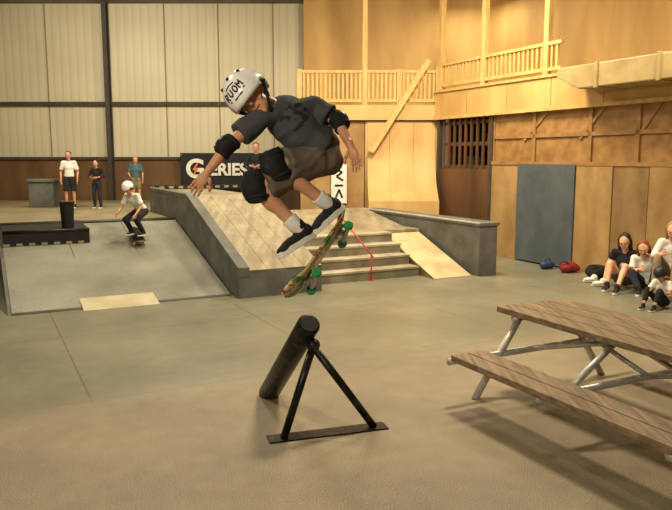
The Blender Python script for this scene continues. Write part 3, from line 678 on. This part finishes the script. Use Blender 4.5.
# --- generic poses
def stand(h, arms=0):
    k_ = h/1.75
    P = dict(pelvis=(0, 0, .95), chest=(0, 0, 1.26), neck=(0, 0, 1.45), head=(0, -.015, 1.61), shL=(.17, 0, 1.4), shR=(-.17, 0, 1.4), elL=(.25, .03, 1.12), elR=(-.25, .03, 1.12), wrL=(.24, -.06, .88), wrR=(-.24, -.06, .88),
             hipL=(.09, 0, .9), hipR=(-.09, 0, .9), knL=(.11, -.03, .5), knR=(-.11, -.03, .5), anL=(.12, .02, .08), anR=(-.12, .02, .08))
    if arms == 1: P.update(elL=(.3, 0, 1.15), wrL=(.12, -.2, 1.12), elR=(-.3, 0, 1.15), wrR=(-.12, -.2, 1.1))
    if arms == 2: P.update(elR=(-.26, .02, 1.12), wrR=(-.2, -.2, 1.0))
    return {a: Vector(b_)*k_ for a, b_ in P.items()}, k_
def crouch(h):
    k_ = h/1.75
    P = dict(pelvis=(0, .2, .6), chest=(0, -.04, .84), neck=(0, -.15, 1.0), head=(0, -.23, 1.14), shL=(.17, -.11, .96), shR=(-.17, -.11, .96), elL=(.27, -.1, .72), elR=(-.27, -.16, .71), wrL=(.27, -.28, .55), wrR=(-.22, -.36, .56),
             hipL=(.1, .18, .58), hipR=(-.1, .18, .58), knL=(.18, -.19, .4), knR=(-.18, -.18, .4), anL=(.18, .03, .09), anR=(-.18, .03, .09))
    return {a: Vector(b_)*k_ for a, b_ in P.items()}, k_
def sit(h, lift=0, lean=0, v=0):
    k_ = h/1.75
    P = dict(pelvis=(0, 0, .13), chest=(0, .03-lean, .43), neck=(0, -lean*1.5, .62), head=(0, -.05-lean*2, .77), shL=(.17, .02-lean*1.3, .57), shR=(-.17, .02-lean*1.3, .57), elL=(.25, -.16, .36), elR=(-.25, -.16, .36), wrL=(.12, -.36, .4), wrR=(-.12, -.36, .42),
             hipL=(.09, -.02, .13), hipR=(-.09, -.02, .13), knL=(.13, -.42, .43), knR=(-.15, -.4, .43), anL=(.12, -.6, .085), anR=(-.14, -.58, .085))
    if v == 1: P.update(elR=(-.28, .0, .36), wrR=(-.3, -.12, .12), knL=(.1, -.46, .4), anL=(.06, -.74, .085))
    if v == 2: P.update(elL=(.26, -.1, .38), wrL=(.06, -.2, .6), knR=(-.24, -.36, .36), anR=(-.1, -.5, .085))
    J_ = {a: Vector(b_)*k_ for a, b_ in P.items()}
    if v == 2:
        for a in ('chest', 'neck', 'head', 'shL', 'shR'): J_[a].x -= .12*J_[a].z
    if lift:
        for a in J_:
            if a[:2] != 'an': J_[a].z += lift
            if a[:2] == 'kn': J_[a].z -= lift*.5
    return J_, k_
def deckpos(u, v): return atZ(u, v, ZT)
j, s_ = stand(1.34); person('person', 'kid in white tee and dark shorts standing on the deck', j, deckpos(71, 208), .2, s_, M['skin'], M['cwhite'], .8, M['cblack'], .95, M['shoe'], M['hairdark'])
j, s_ = stand(1.14, 1); person('person', 'small kid dressed in black with arms folded on the deck', j, deckpos(98, 208), -.2, s_, M['skin'], M['cblack'], 1.6, M['cdark'], 1.9, M['shoe'], M['hairdark'])
j, s_ = stand(1.22, 2); person('person', 'kid in teal tee standing behind the ramp under the steel column', j, deckpos(137, 203.5), .3, s_, M['skin'], M['cteal'], .8, M['ckhaki'], .9, M['shoe'], M['hairblond'])
p = atP(137, 241, RP, RN)
sl = (-D1*(RB1-RB0)-ZZ*ZT).normalized(); dirv = sl
nb = (RN if RN.z > 0 else -RN); X_ = dirv.cross(nb)
board('small skateboard under the kid rolling down the bank ramp', Matrix.Translation(p+nb*.085) @ Matrix((X_, dirv, nb)).transposed().to_4x4(), .7, M['white'], M['card'])
j, s_ = crouch(1.3); person('person', 'kid in white tee, dark trousers and white helmet crouching on board down the bank', j, p+nb*.098, -.5, s_, M['skin'], M['cwhite'], .85, M['cblack'], 1.9, M['shoe'], M['hairdark'], helmet=M['helmetwhite'])
p = Vector((atY(256, 160, 17.55).x, 17.55, ZT))
j, s_ = stand(1.56, 1); person('person', 'person in dark clothes standing behind the funbox, right of the banner lettering', j, p, .1, s_, M['skin'], M['cblack'], 1.7, M['cblack'], 1.9, M['shoe'], M['hairdark'])
# seated along the right wall
def wallspot(u, a=9.42): return G(a, bat(u, a), 0)
j, s_ = sit(1.72, 0, .05, 1); person('person', 'woman with long dark hair in black top, bare legs, sitting against the wall', j, wallspot(629), -.62, s_, M['skinlt'], M['cblack'], .5, M['cgrey'], .5, M['shoe'], M['hairdark'], hairlong=True)
j, s_ = sit(1.6, 0, .08, 2); person('person', 'person with auburn hair in white tee sitting between two others by the wall', j, wallspot(653), -.5, s_, M['skinlt'], M['cwhite'], .8, M['cdark'], 1.9, M['shoe'], M['hairred'], hairlong=True)
cr = wallspot(676, 9.5)
t = thing('seat_crate', 'low wooden crate seat against the wall at the right edge', 'crate', cr)
b = B(); wbox(b, cr.x-.2, cr.x+.18, cr.y-.15, cr.y+.15, .0, .2); mk('body', b, M['plytan'], t, bevel=.008)
b = B(); wbox(b, cr.x-.21, cr.x+.19, cr.y-.16, cr.y+.16, .2, .23); mk('lid', b, M['plytan'], t, bevel=.008)
j, s_ = sit(1.7, .16, .04); person('person', 'person with long blond hair in white top seated on the crate', j, cr+ZZ*.1, -.6, s_, M['skinlt'], M['cwhite'], 1.5, M['ckhaki'], 1.9, M['shoe'], M['hairblond'], hairlong=True)
p = atZ(662, 307); j, s_ = sit(1.1, 0, .06); person('person', 'small child in black helmet and white tee sitting on the floor', j, p, -.9, s_, M['skin'], M['cwhite'], .8, M['cblack'], 1.7, M['shoe'], M['hairdark'], helmet=M['padcap'], hs=1.25)

# ---------------------------------------------------------------- small things
def bag(p, label, m, k_):
    t = thing('backpack', label, 'bag', p)
    P = lambda x, y, z: p+Vector((x, y, z))*k_
    b = B(); ell(b, P(0, 0, .13), (.22*k_, .14*k_, .13*k_)); ell(b, P(-.07, -.08, .1), (.14*k_, .08*k_, .09*k_)); ell(b, P(.11, 0, .1), (.16*k_, .12*k_, .1*k_)); remesh(b, 'body', m, t, .01, 4)
    b = B()
    for i in range(8):
        a0 = PI*i/8; a1_ = PI*(i+1)/8
        cap(b, P(-.12+.1*math.cos(a0), -.1, .2+.06*math.sin(a0)), P(-.12+.1*math.cos(a1_), -.1, .2+.06*math.sin(a1_)), .013*k_)
    mk('strap', b, M['black'], t, smooth=True)
bag(wallspot(571, 9.64), 'red backpack lying on the floor against the blue grey panel', M['bagred'], .82)
bag(wallspot(600, 9.62), 'black backpack slumped at the wall behind the white trainers', M['cblack'], .95)
p = wallspot(550, 9.6)
t = thing('duffel_bag', 'small blue bag on the floor left of the red backpack', 'bag', p)
b = B(); cap(b, p+Vector((-.09, -.04, .08)), p+Vector((.07, .04, .08)), .075, .075); remesh(b, 'body', M['blue'], t, .01, 3)
b = B()
for i in range(8):
    a0 = PI*i/8; a1_ = PI*(i+1)/8
    cap(b, p+Vector((.06*math.cos(a0), .03*math.cos(a0), .14+.06*math.sin(a0))), p+Vector((.06*math.cos(a1_), .03*math.cos(a1_), .14+.06*math.sin(a1_))), .009)
mk('handle', b, M['black'], t, smooth=True)
for (u, v, lab) in ((592, 282, 'white trainer on the floor nearest the red backpack'), (601, 286, 'white trainer nearest the seated woman')):
    p = atZ(u, v); t = thing('shoe', lab, 'shoe', p)
    b = B(); ell(b, p+Vector((-.06, -.02, .05)), (.1, .045, .035)); ell(b, p+Vector((.04, .02, .07)), (.06, .045, .06)); remesh(b, 'upper', M['cwhite'], t, .008, 2)
    b = B(); ell(b, p+Vector((-.02, 0, .015)), (.15, .055, .015)); mk('sole', b, M['sole'], t, smooth=True)
p = deckpos(45, 207)
t = thing('storage_bin', 'grey storage bin on the deck left of the kid in white', 'bin', p)
b = B(); prism(b, [p+Vector((-.3, -.2, 0)), p+Vector((.3, -.2, 0)), p+Vector((.3, .25, 0)), p+Vector((-.3, .25, 0))], (0, 0, .6)); mk('body', b, M['greypaint'], t, bevel=.02)
b = B(); prism(b, [p+Vector((-.33, -.23, .6)), p+Vector((.33, -.23, .6)), p+Vector((.33, .28, .6)), p+Vector((-.33, .28, .6))], (0, 0, .08)); mk('lid', b, M['greypaint'], t, bevel=.02)
p = G(ab(atP(68, 236, RP, RN))[0], lb+.3, 0); p.z = lz+.24+(.3/(RB1+.3-lb))*(ZT+.03-lz-.24)
t = thing('trash_can', 'small black trash can standing on the black ledge', 'trash can', p)
b = B(); cone(b, p, p+ZZ*.42, .1, .12, 24); mk('body', b, M['black'], t, smooth=False)
b = B(); cone(b, p+ZZ*.42, p+ZZ*.45, .13, .13, 24); mk('rim', b, M['blackmetal'], t)

# ---------------------------------------------------------------- light + camera
def area(loc, size, e, col, tgt=None):
    l = bpy.data.lights.new('area_light', 'AREA'); l.energy = e; l.color = col; l.size = size; l.shape = 'DISK'
    o = bpy.data.objects.new('area_light', l); C.objects.link(o); o.location = loc
    if tgt is not None: o.rotation_euler = (Vector(tgt)-Vector(loc)).to_track_quat('-Z', 'Y').to_euler()
W_ = (1, .845, .59)
area((-6, 14.5, 6.1), 1.4, 330, (1, .87, .63), (-6, 19, 1.8)); area((-2.5, 13, 6.1), 1.4, 330, (1, .86, .63))
area((1.8, 12.5, 6.1), 1.4, 560, W_, (1.6, 15, 1)); area((1.6, 7.6, 6.1), .9, 340, W_); area((4.9, 9.2, 6.1), .9, 220, W_, (7, 11, 1)); area((-4, 7, 6.1), 1.0, 215, (1, .87, .66))
area((3.5, 18.3, 6.1), .8, 60, W_)
area((-2.2, -1.0, 4.0), 1.0, 180, (1, .88, .68), (-.3, 3.8, 1.7))  # added fill light from the front for the skater, no fixture there
wd = bpy.data.worlds.new('world'); S.world = wd; wd.use_nodes = True
bg = wd.node_tree.nodes['Background']; bg.inputs[0].default_value = (1, .83, .58, 1); bg.inputs[1].default_value = .15
cam = bpy.data.cameras.new('camera'); cam.lens = 36*F/672; cam.sensor_width = 36; cam.clip_end = 200
co = bpy.data.objects.new('camera', cam); C.objects.link(co); co.location = CAM; co.rotation_euler = (PI/2-PT, 0, 0); S.camera = co
